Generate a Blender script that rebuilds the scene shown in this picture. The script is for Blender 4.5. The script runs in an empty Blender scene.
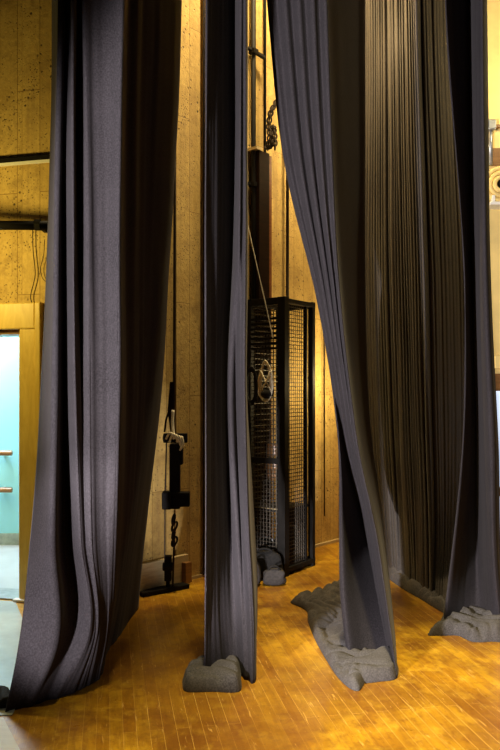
import bpy, bmesh, math, random
import numpy as np
from mathutils import Vector, Matrix, noise

random.seed(7)
S = bpy.context.scene
COL = S.collection
F, HOR, EYE = 750.0, 390.0, 1.6

# ------------------------------------------------------------------ placing helpers
def at(x, d, z=0.0):
    """world point for photo column x at distance d and height z"""
    return Vector(((x - 250.0) / F * d, d, z))

def hz(y, d):
    """height that photo row y has at distance d"""
    return EYE - (y - HOR) / F * d

def fl(x, y):
    """floor point under photo pixel"""
    return at(x, F * EYE / (y - HOR), 0.0)

# ------------------------------------------------------------------ object helpers
def tag(o, label=None, cat=None, group=None, kind=None):
    if label: o['label'] = label
    if cat: o['category'] = cat
    if group: o['group'] = group
    if kind: o['kind'] = kind
    return o

def empty(name, loc=(0, 0, 0), **kw):
    o = bpy.data.objects.new(name, None)
    COL.objects.link(o)
    o.location = loc
    o.empty_display_size = 0.1
    return tag(o, **kw)

def link(name, bm, mat, parent=None, smooth=False, bevel=0.0, **kw):
    me = bpy.data.meshes.new(name)
    bmesh.ops.recalc_face_normals(bm, faces=bm.faces)
    bm.to_mesh(me); bm.free()
    o = bpy.data.objects.new(name, me)
    COL.objects.link(o)
    me.materials.append(mat)
    if smooth:
        for p in me.polygons: p.use_smooth = True
    if bevel:
        m = o.modifiers.new('bevel', 'BEVEL'); m.width = bevel; m.segments = 2; m.limit_method = 'ANGLE'
    if parent:
        o.parent = parent
        o.matrix_parent_inverse = Matrix.Translation(-parent.location)
    return tag(o, **kw)

def box(bm, c, size, ax=None, az=None):
    """box centred on c; ax = local x direction in plan, az = local z direction"""
    c = Vector(c)
    z = Vector(az).normalized() if az else Vector((0, 0, 1))
    x = Vector(ax).normalized() if ax else Vector((1, 0, 0))
    y = z.cross(x).normalized(); x = y.cross(z)
    M = Matrix((x, y, z)).transposed().to_4x4(); M.translation = c
    M = M @ Matrix.Diagonal((size[0], size[1], size[2], 1))
    bmesh.ops.create_cube(bm, size=1.0, matrix=M)

def bar(bm, a, b, w, t=None, side=None):
    """square bar from a to b"""
    a, b = Vector(a), Vector(b)
    z = (b - a)
    L = z.length
    z.normalize()
    s = Vector(side) if side else (Vector((1, 0, 0)) if abs(z.x) < 0.9 else Vector((0, 0, 1)))
    box(bm, (a + b) / 2, (w, t or w, L), ax=s - z * s.dot(z), az=z)

def tube(bm, pts, r, n=8, closed=False):
    pts = [Vector(p) for p in pts]
    rings = []
    N = len(pts)
    up = None
    for i, p in enumerate(pts):
        if closed:
            t = pts[(i + 1) % N] - pts[i - 1]
        else:
            t = pts[min(i + 1, N - 1)] - pts[max(i - 1, 0)]
        t.normalize()
        if up is None:
            up = Vector((0, 0, 1)) if abs(t.z) < 0.9 else Vector((1, 0, 0))
        up = (up - t * up.dot(t)).normalized()
        s = t.cross(up)
        rr = r[i] if isinstance(r, (list, tuple)) else r
        rings.append([bm.verts.new(p + (up * math.cos(a) + s * math.sin(a)) * rr)
                      for a in [2 * math.pi * k / n for k in range(n)]])
    for i in range(N if closed else N - 1):
        A, B = rings[i], rings[(i + 1) % N]
        for k in range(n):
            bm.faces.new((A[k], A[(k + 1) % n], B[(k + 1) % n], B[k]))
    if not closed:
        bm.faces.new(rings[0][::-1]); bm.faces.new(rings[-1])

def smooth_pts(pts, n=8):
    pts = [Vector(p) for p in pts]
    P = [pts[0] * 2 - pts[1]] + pts + [pts[-1] * 2 - pts[-2]]
    out = []
    for i in range(1, len(P) - 2):
        for k in range(n):
            t = k / n
            a, b, c, d = P[i - 1], P[i], P[i + 1], P[i + 2]
            out.append(0.5 * ((2 * b) + (c - a) * t + (2 * a - 5 * b + 4 * c - d) * t * t + (3 * b - a - 3 * c + d) * t ** 3))
    out.append(pts[-1])
    return out

# ------------------------------------------------------------------ materials
def new_mat(name):
    m = bpy.data.materials.new(name); m.use_nodes = True
    nt = m.node_tree
    b = nt.nodes['Principled BSDF']
    return m, nt, b

def N(nt, t, **kw):
    n = nt.nodes.new(t)
    for k, v in kw.items():
        if k in n.inputs: n.inputs[k].default_value = v
        else: setattr(n, k, v)
    return n

def ramp(nt, src, stops, interp='LINEAR'):
    r = nt.nodes.new('ShaderNodeValToRGB')
    e = r.color_ramp.elements
    r.color_ramp.interpolation = interp
    while len(e) < len(stops): e.new(0.5)
    for i, (p, c) in enumerate(stops):
        e[i].position = p
        e[i].color = (c, c, c, 1) if isinstance(c, (int, float)) else (*c, 1)
    nt.links.new(src, r.inputs[0])
    return r.outputs[0]

def mix(nt, fac, a, b, mode='MIX'):
    m = nt.nodes.new('ShaderNodeMix'); m.data_type = 'RGBA'; m.blend_type = mode
    for s, v in ((m.inputs[0], fac), (m.inputs[6], a), (m.inputs[7], b)):
        if hasattr(v, 'links') or hasattr(v, 'is_linked'): nt.links.new(v, s)
        elif isinstance(v, (int, float)): s.default_value = v
        else: s.default_value = (*v, 1)
    return m.outputs[2]

def mapped(nt, scale=(1, 1, 1), rot=(0, 0, 0)):
    tc = nt.nodes.new('ShaderNodeTexCoord')
    mp = nt.nodes.new('ShaderNodeMapping')
    mp.inputs['Scale'].default_value = scale
    mp.inputs['Rotation'].default_value = rot
    nt.links.new(tc.outputs['Object'], mp.inputs[0])
    return mp.outputs[0]

def noise_tex(nt, vec, scale, detail=4, rough=0.55, dist=0.0):
    n = N(nt, 'ShaderNodeTexNoise', Scale=scale, Detail=detail, Roughness=rough, Distortion=dist)
    nt.links.new(vec, n.inputs['Vector'])
    return n.outputs['Fac']

def bump(nt, b, h, strength, dist=0.01):
    n = N(nt, 'ShaderNodeBump', Strength=strength, Distance=dist)
    nt.links.new(h, n.inputs['Height'])
    nt.links.new(n.outputs[0], b.inputs['Normal'])

def plain(name, col, rough=0.5, metal=0.0, var=0.25, scale=14.0, bmp=0.1, emit=None):
    m, nt, b = new_mat(name)
    v = mapped(nt)
    n = noise_tex(nt, v, scale, 5)
    c = mix(nt, ramp(nt, n, [(0.3, 0.0), (0.7, 1.0)]), tuple(x * (1 - var) for x in col), tuple(min(1, x * (1 + var)) for x in col))
    nt.links.new(c, b.inputs['Base Color'])
    b.inputs['Roughness'].default_value = rough
    b.inputs['Metallic'].default_value = metal
    if bmp: bump(nt, b, n, bmp)
    return m

def velvet_mat(name, col, sheen=0.3, tint=(1, 0.96, 1)):
    m, nt, b = new_mat(name)
    v = mapped(nt)
    n1 = noise_tex(nt, v, 5, 5)
    n2 = noise_tex(nt, v, 120, 2)
    c = mix(nt, ramp(nt, n1, [(0.3, 0.0), (0.75, 1.0)]), tuple(x * 0.85 for x in col), tuple(x * 1.25 for x in col))
    c = mix(nt, ramp(nt, n2, [(0.35, 0.0), (0.75, 1.0)]), c, tuple(x * 1.9 for x in col))
    nt.links.new(c, b.inputs['Base Color'])
    b.inputs['Roughness'].default_value = 0.95
    b.inputs['Specular IOR Level'].default_value = 0.1
    b.inputs['Sheen Weight'].default_value = sheen
    b.inputs['Sheen Roughness'].default_value = 0.35
    b.inputs['Sheen Tint'].default_value = (*tint, 1)
    bump(nt, b, n2, 0.05, 0.002)
    return m

def concrete_mat():
    """board-marked concrete, yellowed, full of small air holes"""
    m, nt, b = new_mat('board_marked_concrete')
    v = mapped(nt)
    big = noise_tex(nt, v, 1.6, 6, 0.65)
    c = mix(nt, ramp(nt, big, [(0.3, 0.0), (0.7, 1.0)]), (0.46, 0.30, 0.080), (0.68, 0.48, 0.155))
    fine = noise_tex(nt, v, 28, 6, 0.7)
    c = mix(nt, ramp(nt, fine, [(0.45, 0.0), (0.75, 0.55)]), c, (0.30, 0.18, 0.05))
    # shuttering boards (vertical), object x along the wall, z up
    tc = nt.nodes.new('ShaderNodeTexCoord')
    sep = nt.nodes.new('ShaderNodeSeparateXYZ'); nt.links.new(tc.outputs['Object'], sep.inputs[0])
    cmb = nt.nodes.new('ShaderNodeCombineXYZ')
    nt.links.new(sep.outputs['Z'], cmb.inputs['X']); nt.links.new(sep.outputs['X'], cmb.inputs['Y'])
    br = N(nt, 'ShaderNodeTexBrick', Scale=1.0)
    br.inputs['Color1'].default_value = (1, 1, 1, 1); br.inputs['Color2'].default_value = (0.70, 0.68, 0.62, 1)
    br.inputs['Mortar'].default_value = (0.42, 0.34, 0.24, 1)
    br.inputs['Brick Width'].default_value = 1.55; br.inputs['Row Height'].default_value = 0.152
    br.inputs['Mortar Size'].default_value = 0.0028; br.inputs['Mortar Smooth'].default_value = 0.4
    br.inputs['Bias'].default_value = -0.2
    nt.links.new(cmb.outputs[0], br.inputs['Vector'])
    c = mix(nt, 1.0, c, br.outputs['Color'], 'MULTIPLY')
    # air holes, thicker in some patches
    warp = N(nt, 'ShaderNodeTexNoise', Scale=30.0, Detail=3.0); nt.links.new(v, warp.inputs['Vector'])
    wv = N(nt, 'ShaderNodeVectorMath', operation='MULTIPLY_ADD'); wv.inputs[1].default_value = (.022, .022, .022)
    nt.links.new(warp.outputs['Color'], wv.inputs[0]); nt.links.new(v, wv.inputs[2])
    hm = None
    for sc_, lo, hi, ps, p0, p1 in ((21.0, .10, .25, 2.2, .50, .57), (46.0, .14, .28, 3.1, .46, .56)):
        vo = N(nt, 'ShaderNodeTexVoronoi', Scale=sc_, Randomness=1.0)
        nt.links.new(wv.outputs[0], vo.inputs['Vector'])
        hole = ramp(nt, vo.outputs['Distance'], [(lo, 1.0), (hi, 0.0)])
        patch = ramp(nt, noise_tex(nt, v, ps, 4, .65), [(p0, 0.0), (p1, 1.0)])
        m_ = mix(nt, 1.0, hole, patch, 'MULTIPLY')
        hm = m_ if hm is None else mix(nt, 1.0, hm, m_, 'LIGHTEN')
    c = mix(nt, hm, c, (0.06, 0.035, 0.012))
    gr = noise_tex(nt, v, 5.5, 8, 0.75, 0.5)
    c = mix(nt, ramp(nt, gr, [(0.5, 0.0), (0.72, 0.7)]), c, (0.20, 0.115, 0.032))
    drip = noise_tex(nt, mapped(nt, (9, 9, 0.5)), 1.4, 4)
    c = mix(nt, ramp(nt, drip, [(0.52, 0.0), (0.75, 0.6)]), c, (0.26, 0.16, 0.06))
    nt.links.new(c, b.inputs['Base Color'])
    b.inputs['Roughness'].default_value = 0.8
    h = mix(nt, 0.5, fine, br.outputs['Fac'], 'SUBTRACT')
    h = mix(nt, 1.0, h, hm, 'SUBTRACT')
    bump(nt, b, h, 0.45, 0.012)
    return m

def floor_mat():
    """narrow varnished strip boards, worn and stained"""
    m, nt, b = new_mat('worn_varnished_boards')
    ang = math.atan2(-0.187, 1.0)          # boards run away from the camera, a little to the left
    tc = nt.nodes.new('ShaderNodeTexCoord')
    mp = nt.nodes.new('ShaderNodeMapping'); mp.vector_type = 'TEXTURE'
    mp.inputs['Rotation'].default_value = (0, 0, math.pi / 2 - ang)
    nt.links.new(tc.outputs['Object'], mp.inputs[0])
    v = mp.outputs[0]
    br = N(nt, 'ShaderNodeTexBrick', Scale=1.0)
    br.offset = 0.37
    br.inputs['Color1'].default_value = (0, 0, 0, 1); br.inputs['Color2'].default_value = (1, 1, 1, 1)
    br.inputs['Mortar'].default_value = (0.5, 0.5, 0.5, 1)
    br.inputs['Brick Width'].default_value = 1.35; br.inputs['Row Height'].default_value = 0.062
    br.inputs['Mortar Size'].default_value = 0.0011; br.inputs['Mortar Smooth'].default_value = 0.3
    nt.links.new(v, br.inputs['Vector'])
    per = br.outputs['Color']
    c = mix(nt, per, (0.42, 0.195, 0.009), (0.62, 0.34, 0.016))
    sc = nt.nodes.new('ShaderNodeMapping'); sc.inputs['Scale'].default_value = (1.2, 10, 1); nt.links.new(v, sc.inputs[0])
    grain = noise_tex(nt, sc.outputs[0], 4, 6, 0.65, 0.4)
    c = mix(nt, ramp(nt, grain, [(0.42, 0.0), (0.75, 0.6)]), c, (0.20, 0.072, 0.010))
    st = noise_tex(nt, v, 1.9, 8, 0.68, 0.6)
    c = mix(nt, ramp(nt, st, [(0.46, 0.0), (0.64, 0.75)]), c, (0.16, 0.055, 0.009))
    st2 = noise_tex(nt, v, 7.5, 6, 0.7, 0.3)
    c = mix(nt, ramp(nt, st2, [(0.5, 0.0), (0.68, 0.5)]), c, (0.78, 0.48, 0.03))
    st3 = noise_tex(nt, v, 17, 6, 0.75, 0.3)
    c = mix(nt, ramp(nt, st3, [(0.52, 0.0), (0.66, 0.5)]), c, (0.18, 0.06, 0.01))
    st4 = noise_tex(nt, v, 0.75, 5, 0.6, 0.4)
    c = mix(nt, ramp(nt, st4, [(0.46, 0.0), (0.60, 0.6)]), c, (0.15, 0.052, 0.008))
    # some joints painted paler, as gaps that catch the light
    jm = mix(nt, 1.0, br.outputs['Fac'], ramp(nt, noise_tex(nt, v, 1.1, 3), [(0.42, 0.15), (0.6, 1.0)]), 'MULTIPLY')
    c = mix(nt, jm, c, (0.66, 0.40, 0.09))
    # scuffs
    sm = nt.nodes.new('ShaderNodeMapping'); sm.inputs['Scale'].default_value = (3, 26, 1); sm.inputs['Rotation'].default_value = (0, 0, 0.9)
    nt.links.new(v, sm.inputs[0])
    sf = noise_tex(nt, sm.outputs[0], 2.2, 5, 0.6, 0.8)
    c = mix(nt, ramp(nt, sf, [(0.62, 0.0), (0.70, 0.55)]), c, (0.74, 0.46, 0.13))
    nt.links.new(c, b.inputs['Base Color'])
    r = ramp(nt, st2, [(0.3, 0.26), (0.7, 0.5)])
    nt.links.new(r, b.inputs['Roughness'])
    b.inputs['Specular IOR Level'].default_value = 0.25
    h = mix(nt, 1.0, grain, br.outputs['Fac'], 'SUBTRACT')
    bump(nt, b, h, 0.12, 0.004)
    return m

def wood_mat(name, a, bcol, rough=0.5, scale=(2, 2, 18)):
    m, nt, b = new_mat(name)
    n = noise_tex(nt, mapped(nt, scale), 3, 6, 0.6, 0.5)
    c = mix(nt, ramp(nt, n, [(0.3, 0.0), (0.7, 1.0)]), a, bcol)
    nt.links.new(c, b.inputs['Base Color'])
    b.inputs['Roughness'].default_value = rough
    bump(nt, b, n, 0.25, 0.004)
    return m

M = dict(
    velvet=velvet_mat('black_velvet', (0.024, 0.021, 0.0235), 0.05),
    drape=velvet_mat('warm_tinted_black_drape', (0.056, 0.049, 0.044), 0.05, (1, 0.9, 0.75)),  # black curtain cloth with the brown of warm lamplight mixed into its colour
    hem=velvet_mat('lighter_grey_hem', (0.060, 0.055, 0.054), 0.05, (1, 0.95, 0.9)),  # lighter grey than the curtains, used for the heaped hems
    concrete=concrete_mat(),
    floor=floor_mat(),
    trim=wood_mat('mustard_painted_wood', (0.55, 0.36, 0.06), (0.72, 0.52, 0.12), 0.4, (6, 6, 1.5)),
    paleboard=wood_mat('pale_board', (0.36, 0.27, 0.13), (0.52, 0.41, 0.22), 0.6),
    brownwood=wood_mat('brown_wood', (0.17, 0.075, 0.02), (0.27, 0.13, 0.04), 0.4),
    darkbeam=wood_mat('dark_brown_paint', (0.010, 0.006, 0.004), (0.018, 0.009, 0.006), 0.6),
    redstrip=wood_mat('red_brown_paint', (0.13, 0.04, 0.015), (0.19, 0.065, 0.025), 0.5),
    blackmetal=plain('black_painted_steel', (0.008, 0.007, 0.006), 0.6, 0.0),
    greymetal=plain('galvanised_metal', (0.34, 0.36, 0.38), 0.35, 0.6),
    rustmetal=plain('dark_rusty_iron', (0.035, 0.024, 0.015), 0.55, 0.3),
    wire=plain('dull_wire', (0.06, 0.05, 0.035), 0.5, 0.5, bmp=0),
    cable=plain('black_rubber', (0.012, 0.011, 0.010), 0.5),
    rope=plain('pale_rope', (0.80, 0.72, 0.55), 0.85, scale=90, bmp=0.4),
    twine=plain('thin_grey_line', (0.35, 0.32, 0.26), 0.8, bmp=0),
    bag=plain('grey_canvas', (0.055, 0.050, 0.048), 0.9, scale=60, bmp=0.3),
    blackbag=plain('black_canvas', (0.018, 0.017, 0.016), 0.8, scale=60, bmp=0.3),
    case=plain('black_case', (0.020, 0.018, 0.016), 0.35),
    cyan=plain('cyan_wall_paint', (0.28, 0.72, 0.93), 0.6, var=0.04, scale=2, bmp=0),
    studiofloor=plain('pale_studio_floor', (0.42, 0.47, 0.52), 0.3, var=0.12, scale=3, bmp=0),
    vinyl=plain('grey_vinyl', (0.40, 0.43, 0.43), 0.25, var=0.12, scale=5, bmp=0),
    doorlit=wood_mat('doorlit_floor_tan', (0.50, 0.40, 0.22), (0.62, 0.52, 0.32), 0.5, (2, 14, 2)),  # tan for the floor patch lit from the doorway
    greyskirt=plain('grey_skirting', (0.30, 0.38, 0.38), 0.5),
    white=plain('white_paint', (0.75, 0.74, 0.70), 0.5, var=0.05),
    cream=plain('cream_yellow_paint', (0.80, 0.60, 0.22), 0.6, var=0.1, scale=4),
)
def glow_glass(name, col, strength):
    m, nt, b = new_mat(name)
    n = noise_tex(nt, mapped(nt), 3, 2)
    c = mix(nt, ramp(nt, n, [(0.3, 0.0), (0.7, 1.0)]), tuple(x * 0.85 for x in col), col)
    nt.links.new(c, b.inputs['Base Color']); nt.links.new(c, b.inputs['Emission Color'])
    b.inputs['Emission Strength'].default_value = strength
    b.inputs['Roughness'].default_value = 0.2
    return m
for k_ in ('blackmetal', 'darkbeam', 'case', 'blackbag', 'bag', 'redstrip', 'rustmetal', 'cable'):
    M[k_].node_tree.nodes['Principled BSDF'].inputs['Specular IOR Level'].default_value = 0.12
M['darkbeam'].node_tree.nodes['Principled BSDF'].inputs['Specular IOR Level'].default_value = 0.02
M['daypane'] = glow_glass('daylit_frosted_pane', (0.62, 0.74, 0.95), 0.8)

# ------------------------------------------------------------------ setting
def struct(name, bm, mat, **kw):
    return link(name, bm, mat, kind='structure', **kw)

bm = bmesh.new(); box(bm, (0, 4.0, -0.05), (14, 13, 0.10)); struct('floor', bm, M['floor'])

CORNER = Vector((-1.191, 5.573, 0)); WT = Vector((0.667, 0.745, 0)).normalized(); WN = Vector((WT.y, -WT.x, 0))
def ws(x, off=0.0):
    """distance along the back wall that photo column x meets (on a plane standing off from the wall)"""
    k = (x - 250.0) / F
    o = CORNER + WN * off
    # o.x + s t.x = k (o.y + s t.y)
    return (k * o.y - o.x) / (WT.x - k * WT.y)
def wp(s, off, z):
    p = CORNER + WT * s + WN * off
    return Vector((p.x, p.y, z))
def wall_slab(name, a, t, L, H, th, mat, z0=0.0):
    """wall whose room face starts at a and runs L along t (thickness goes away from the camera)"""
    bm = bmesh.new()
    box(bm, (L / 2, th / 2, z0 + H / 2), (L, th, H))
    o = struct(name, bm, mat)
    o.location = a
    o.rotation_euler = (0, 0, math.atan2(t.y, t.x))
    return o
WH = 7.6
wall_slab('wall_back', CORNER, WT, 4.35, WH, 0.25, M['concrete'])
LT = Vector((-1, 0.25, 0)).normalized()
LN = Vector((-LT.y, LT.x, 0)) * 1.0      # (−.24,−.97) faces camera
def lw(x, off=0.0):
    k = (x - 250.0) / F
    o = CORNER + LN * off
    return (k * o.y - o.x) / (LT.x - k * LT.y)
def lp(s, off, z):
    p = CORNER + LT * s + LN * off
    return Vector((p.x, p.y, z))
S_DOOR0 = lw(22)          # right edge of the doorway
S_DOOR1 = S_DOOR0 + 0.95
DOORH = 2.06
RT = -LT
def left_piece(name, s0, s1, z0, z1):
    a = lp(s1, 0, 0)
    return wall_slab(name, a, RT, s1 - s0, z1 - z0, 0.22, M['concrete'], z0)
left_piece('wall_left', 0.0, S_DOOR0, 0, WH)
left_piece('wall_left', S_DOOR0, S_DOOR1, DOORH, WH)
left_piece('wall_left', S_DOOR1, S_DOOR1 + 2.6, 0, WH)

# pilaster and floor batten against the back wall
bm = bmesh.new()
s0, s1 = ws(178, .04), ws(202, .04)
o = wall_slab('trim_1', wp(s0, 0.018, 0), WT, s1 - s0, WH, 0.03, M['concrete'])
bm = bmesh.new(); s0, s1 = ws(205), ws(335); 
box(bm, wp((s0 + s1) / 2 - .1, 0.012, 0.012), (s1 - s0 + 1.9, 0.03, 0.03), ax=WT); struct('baseboard_back', bm, M['paleboard'])
s0 = ws(207, .03); bm = bmesh.new(); bar(bm, wp(s0 - .02, 0.03, 0), wp(s0 - .02, 0.03, WH), 0.035, 0.05, side=WT); struct('trim_2', bm, M['cream'])

# door frame (thick mustard painted boards round the doorway)
door = empty('door_1', lp(S_DOOR0, 0, 0), kind='structure')
bm = bmesh.new()
wj = S_DOOR0 - lw(38)
box(bm, lp(S_DOOR0 - wj / 2, 0.015, DOORH / 2), (wj, 0.05, DOORH), ax=LT)
link('jamb', bm, M['trim'], door, bevel=0.008)
bm = bmesh.new(); box(bm, lp(S_DOOR0 - wj - 0.025, 0.02, (DOORH + .2) / 2), (0.05, 0.075, DOORH + .2), ax=LT); link('architrave', bm, M['trim'], door, bevel=0.01)
bm = bmesh.new(); box(bm, lp(S_DOOR0 + .01, -0.12, DOORH / 2), (0.03, 0.24, DOORH), ax=LT); link('reveal', bm, M['trim'], door)
bm = bmesh.new(); box(bm, lp(S_DOOR1 + .06, 0.015, DOORH / 2), (0.12, 0.05, DOORH), ax=LT); link('jamb', bm, M['trim'], door, bevel=0.008)
bm = bmesh.new(); box(bm, lp((S_DOOR0 + S_DOOR1) / 2, 0.02, DOORH + 0.10), (S_DOOR1 - S_DOOR0 + 2 * wj, 0.06, 0.2), ax=LT); link('header', bm, M['trim'], door, bevel=0.01)
bm = bmesh.new(); box(bm, lp((S_DOOR0 + S_DOOR1) / 2, -0.12, DOORH - 0.01), (S_DOOR1 - S_DOOR0, 0.24, 0.05), ax=LT); link('head_reveal', bm, M['brownwood'], door)
bm = bmesh.new(); box(bm, lp((S_DOOR0 + S_DOOR1) / 2, -0.11, 0.006), (S_DOOR1 - S_DOOR0, 0.26, 0.012), ax=LT); link('threshold', bm, M['greymetal'], door)
bm = bmesh.new(); box(bm, lp(S_DOOR0 - .04, 0.045, 0.012), (0.16, 0.05, 0.022), ax=LT); link('foot_block', bm, M['white'], door, bevel=0.004)

# cyan rehearsal room behind the doorway
SY = 7.75
bm = bmesh.new(); box(bm, (-3.1, SY + .05, 1.5), (4.0, 0.1, 3.0)); struct('wall_far_studio', bm, M['cyan'])
bm = bmesh.new(); box(bm, (-5.05, 6.9, 1.5), (0.1, 1.8, 3.0)); struct('wall_side_studio', bm, M['cyan'])
bm = bmesh.new(); box(bm, (-3.1, 6.95, 3.05), (4.0, 1.7, 0.1)); struct('ceiling', bm, M['white'])
bm = bmesh.new()
vs = [bm.verts.new(p) for p in ((-5.0, 6.68, 0.004), (-1.55, 5.86, 0.004), (-1.2, SY, 0.004), (-5.0, SY, 0.004))]
bm.faces.new(vs); struct('floor_studio', bm, M['studiofloor'])
bm = bmesh.new(); box(bm, (-3.1, SY - .01, 0.06), (3.8, 0.02, 0.12)); struct('baseboard_studio', bm, M['greyskirt'])
barre = empty('ballet_barre', at(0, SY - .12), label='double wooden ballet barre on the cyan wall seen through the doorway', cat='barre')
for yy in (453, 490):
    z = hz(yy, SY - .14)
    bm = bmesh.new(); tube(bm, [at(12, SY - .14, z) + Vector((-2.2, 0, 0)), at(12, SY - .14, z)], 0.026, 12)
    link('rail', bm, M['brownwood'], barre, smooth=False)
    for xx in (-0.12, -1.4):
        bm = bmesh.new(); bar(bm, at(12, SY - .14, z) + Vector((xx, 0, 0)), at(12, SY - .14, z) + Vector((xx, .145, 0)), 0.03)
        link('bracket', bm, M['greymetal'], barre)

# right-hand wall with its window, seen past the last curtain
RY = 7.4
xr = 1.72
bm = bmesh.new()
wx0, wx1 = at(487, RY).x, at(487, RY).x + 1.5
wz1, wz0 = hz(391, RY), hz(560, RY)
for (a, b, c, d) in ((xr, wx0, 0, WH), (wx1, 5.2, 0, WH), (wx0, wx1, wz1, WH), (wx0, wx1, 0, max(wz0, .02))):
    if b > a and d > c: box(bm, ((a + b) / 2, RY + .1, (c + d) / 2), (b - a, 0.2, d - c))
struct('wall_right', bm, M['cream'])
bm = bmesh.new(); box(bm, (xr + .1, 8.05, WH / 2), (0.2, 1.1, WH)); struct('wall_return', bm, M['concrete'])
win = empty('window_1', at(487, RY), kind='structure')
bm = bmesh.new(); box(bm, ((wx0 + wx1) / 2, RY - .01, wz1 + .085), (wx1 - wx0 + .24, 0.06, 0.17)); link('header', bm, M['brownwood'], win, bevel=.006)
bm = bmesh.new(); box(bm, ((wx0 + wx1) / 2, RY - .03, hz(491, RY)), (wx1 - wx0 + .1, 0.12, 0.08)); link('sill', bm, M['brownwood'], win, bevel=.006)
bm = bmesh.new()
for k in range(4):
    X = wx0 + .02 + k * (wx1 - wx0 - .04) / 3
    bar(bm, (X, RY + .03, wz0), (X, RY + .03, wz1), 0.035)
link('window_frame', bm, M['white'], win)
bm = bmesh.new(); box(bm, ((wx0 + wx1) / 2, RY + .08, (wz0 + wz1) / 2), (wx1 - wx0, 0.012, wz1 - wz0)); link('pane', bm, M['daypane'], win)

# ------------------------------------------------------------------ curtains
def hermite_levels(zs, P, z):
    """smooth interpolation of arrays P[i] given at heights zs (ascending)"""
    if z <= zs[0]: return P[0]
    if z >= zs[-1]: return P[-1]
    i = max(k for k in range(len(zs)) if zs[k] <= z); i = min(i, len(zs) - 2)
    h = zs[i + 1] - zs[i]; t = (z - zs[i]) / h
    def slope(k):
        if k == 0: return (P[1] - P[0]) / (zs[1] - zs[0])
        if k == len(zs) - 1: return np.zeros_like(P[0])
        a = (P[k] - P[k - 1]) / (zs[k] - zs[k - 1]); b = (P[k + 1] - P[k]) / (zs[k + 1] - zs[k])
        w = (zs[k] - zs[k - 1]) / (zs[k + 1] - zs[k - 1])
        return a * (1 - w) + b * w
    m0, m1 = slope(i) * h, slope(i + 1) * h
    return (2 * t**3 - 3 * t**2 + 1) * P[i] + (t**3 - 2 * t**2 + t) * m0 + (-2 * t**3 + 3 * t**2) * P[i + 1] + (t**3 - t**2) * m1

def cr(P, n):
    """Catmull-Rom through plan points, n steps per span"""
    Q = np.vstack([2 * P[0] - P[1], P, 2 * P[-1] - P[-2]])
    out = []
    for i in range(1, len(Q) - 2):
        a, b, c, d = Q[i - 1], Q[i], Q[i + 1], Q[i + 2]
        for k in range(n):
            t = k / n
            out.append(b + 0.5 * t * ((c - a) + t * ((2 * a - 5 * b + 4 * c - d) + t * (3 * (b - c) + d - a))))
    out.append(Q[-2])
    return np.array(out)

def curtain_sheet(name, levels, mat, parent, top=6.2, n=8, rows=110, amp=0.006, freq=16.0, seed=0.0, ragged=0.0):
    """cloth hanging through plan curves given at several heights: levels = [(z, [(column, distance), ...]), ...] from the top down"""
    lv = sorted(levels, key=lambda l: l[0])
    zs = [l[0] for l in lv]
    P = [np.array([[(x - 250.0) / F * d, d] for x, d in l[1]]) for l in lv]
    bm = bmesh.new()
    grid = []
    for r in range(rows + 1):
        t = r / rows
        z = 0.004 + top * t ** 1.25
        C = cr(hermite_levels(zs, P, z), n)
        T = np.gradient(C, axis=0)
        Nn = np.stack([T[:, 1], -T[:, 0]], 1); L = np.linalg.norm(Nn, axis=1, keepdims=True); L[L < 1e-6] = 1; Nn /= L
        row = []
        for j, (p, q) in enumerate(zip(C, Nn)):
            u = j / len(C)
            w = noise.noise(Vector((u * freq + seed, z * 0.22, seed))) * amp
            w += noise.noise(Vector((u * freq * 2.7 + seed, z * 0.5, 4 + seed))) * amp * 0.45
            w += noise.noise(Vector((u * freq * 0.5 + seed, z * 1.4, 9 + seed))) * amp * 0.5
            zz = z
            if r == 0: zz = -0.004 + ragged * abs(noise.noise(Vector((u * 20, seed, 2))))
            row.append(bm.verts.new((p[0] + q[0] * w, p[1] + q[1] * w, zz)))
        grid.append(row)
    for r in range(rows):
        for j in range(len(grid[0]) - 1):
            bm.faces.new((grid[r][j], grid[r][j + 1], grid[r + 1][j + 1], grid[r + 1][j]))
    o = link(name, bm, mat, parent, smooth=True)
    m = o.modifiers.new('cloth', 'SOLIDIFY'); m.thickness = 0.006; m.offset = 0
    return o

def lerp_pts(a, b, n, bulge=0.0, rip=0.0):
    """n points strictly between a and b, with alternating folds"""
    out = []
    for k in range(1, n + 1):
        t = k / (n + 1)
        out.append((a[0] + (b[0] - a[0]) * t, a[1] + (b[1] - a[1]) * t + (rip if k % 2 else -rip)))
    return out

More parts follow.
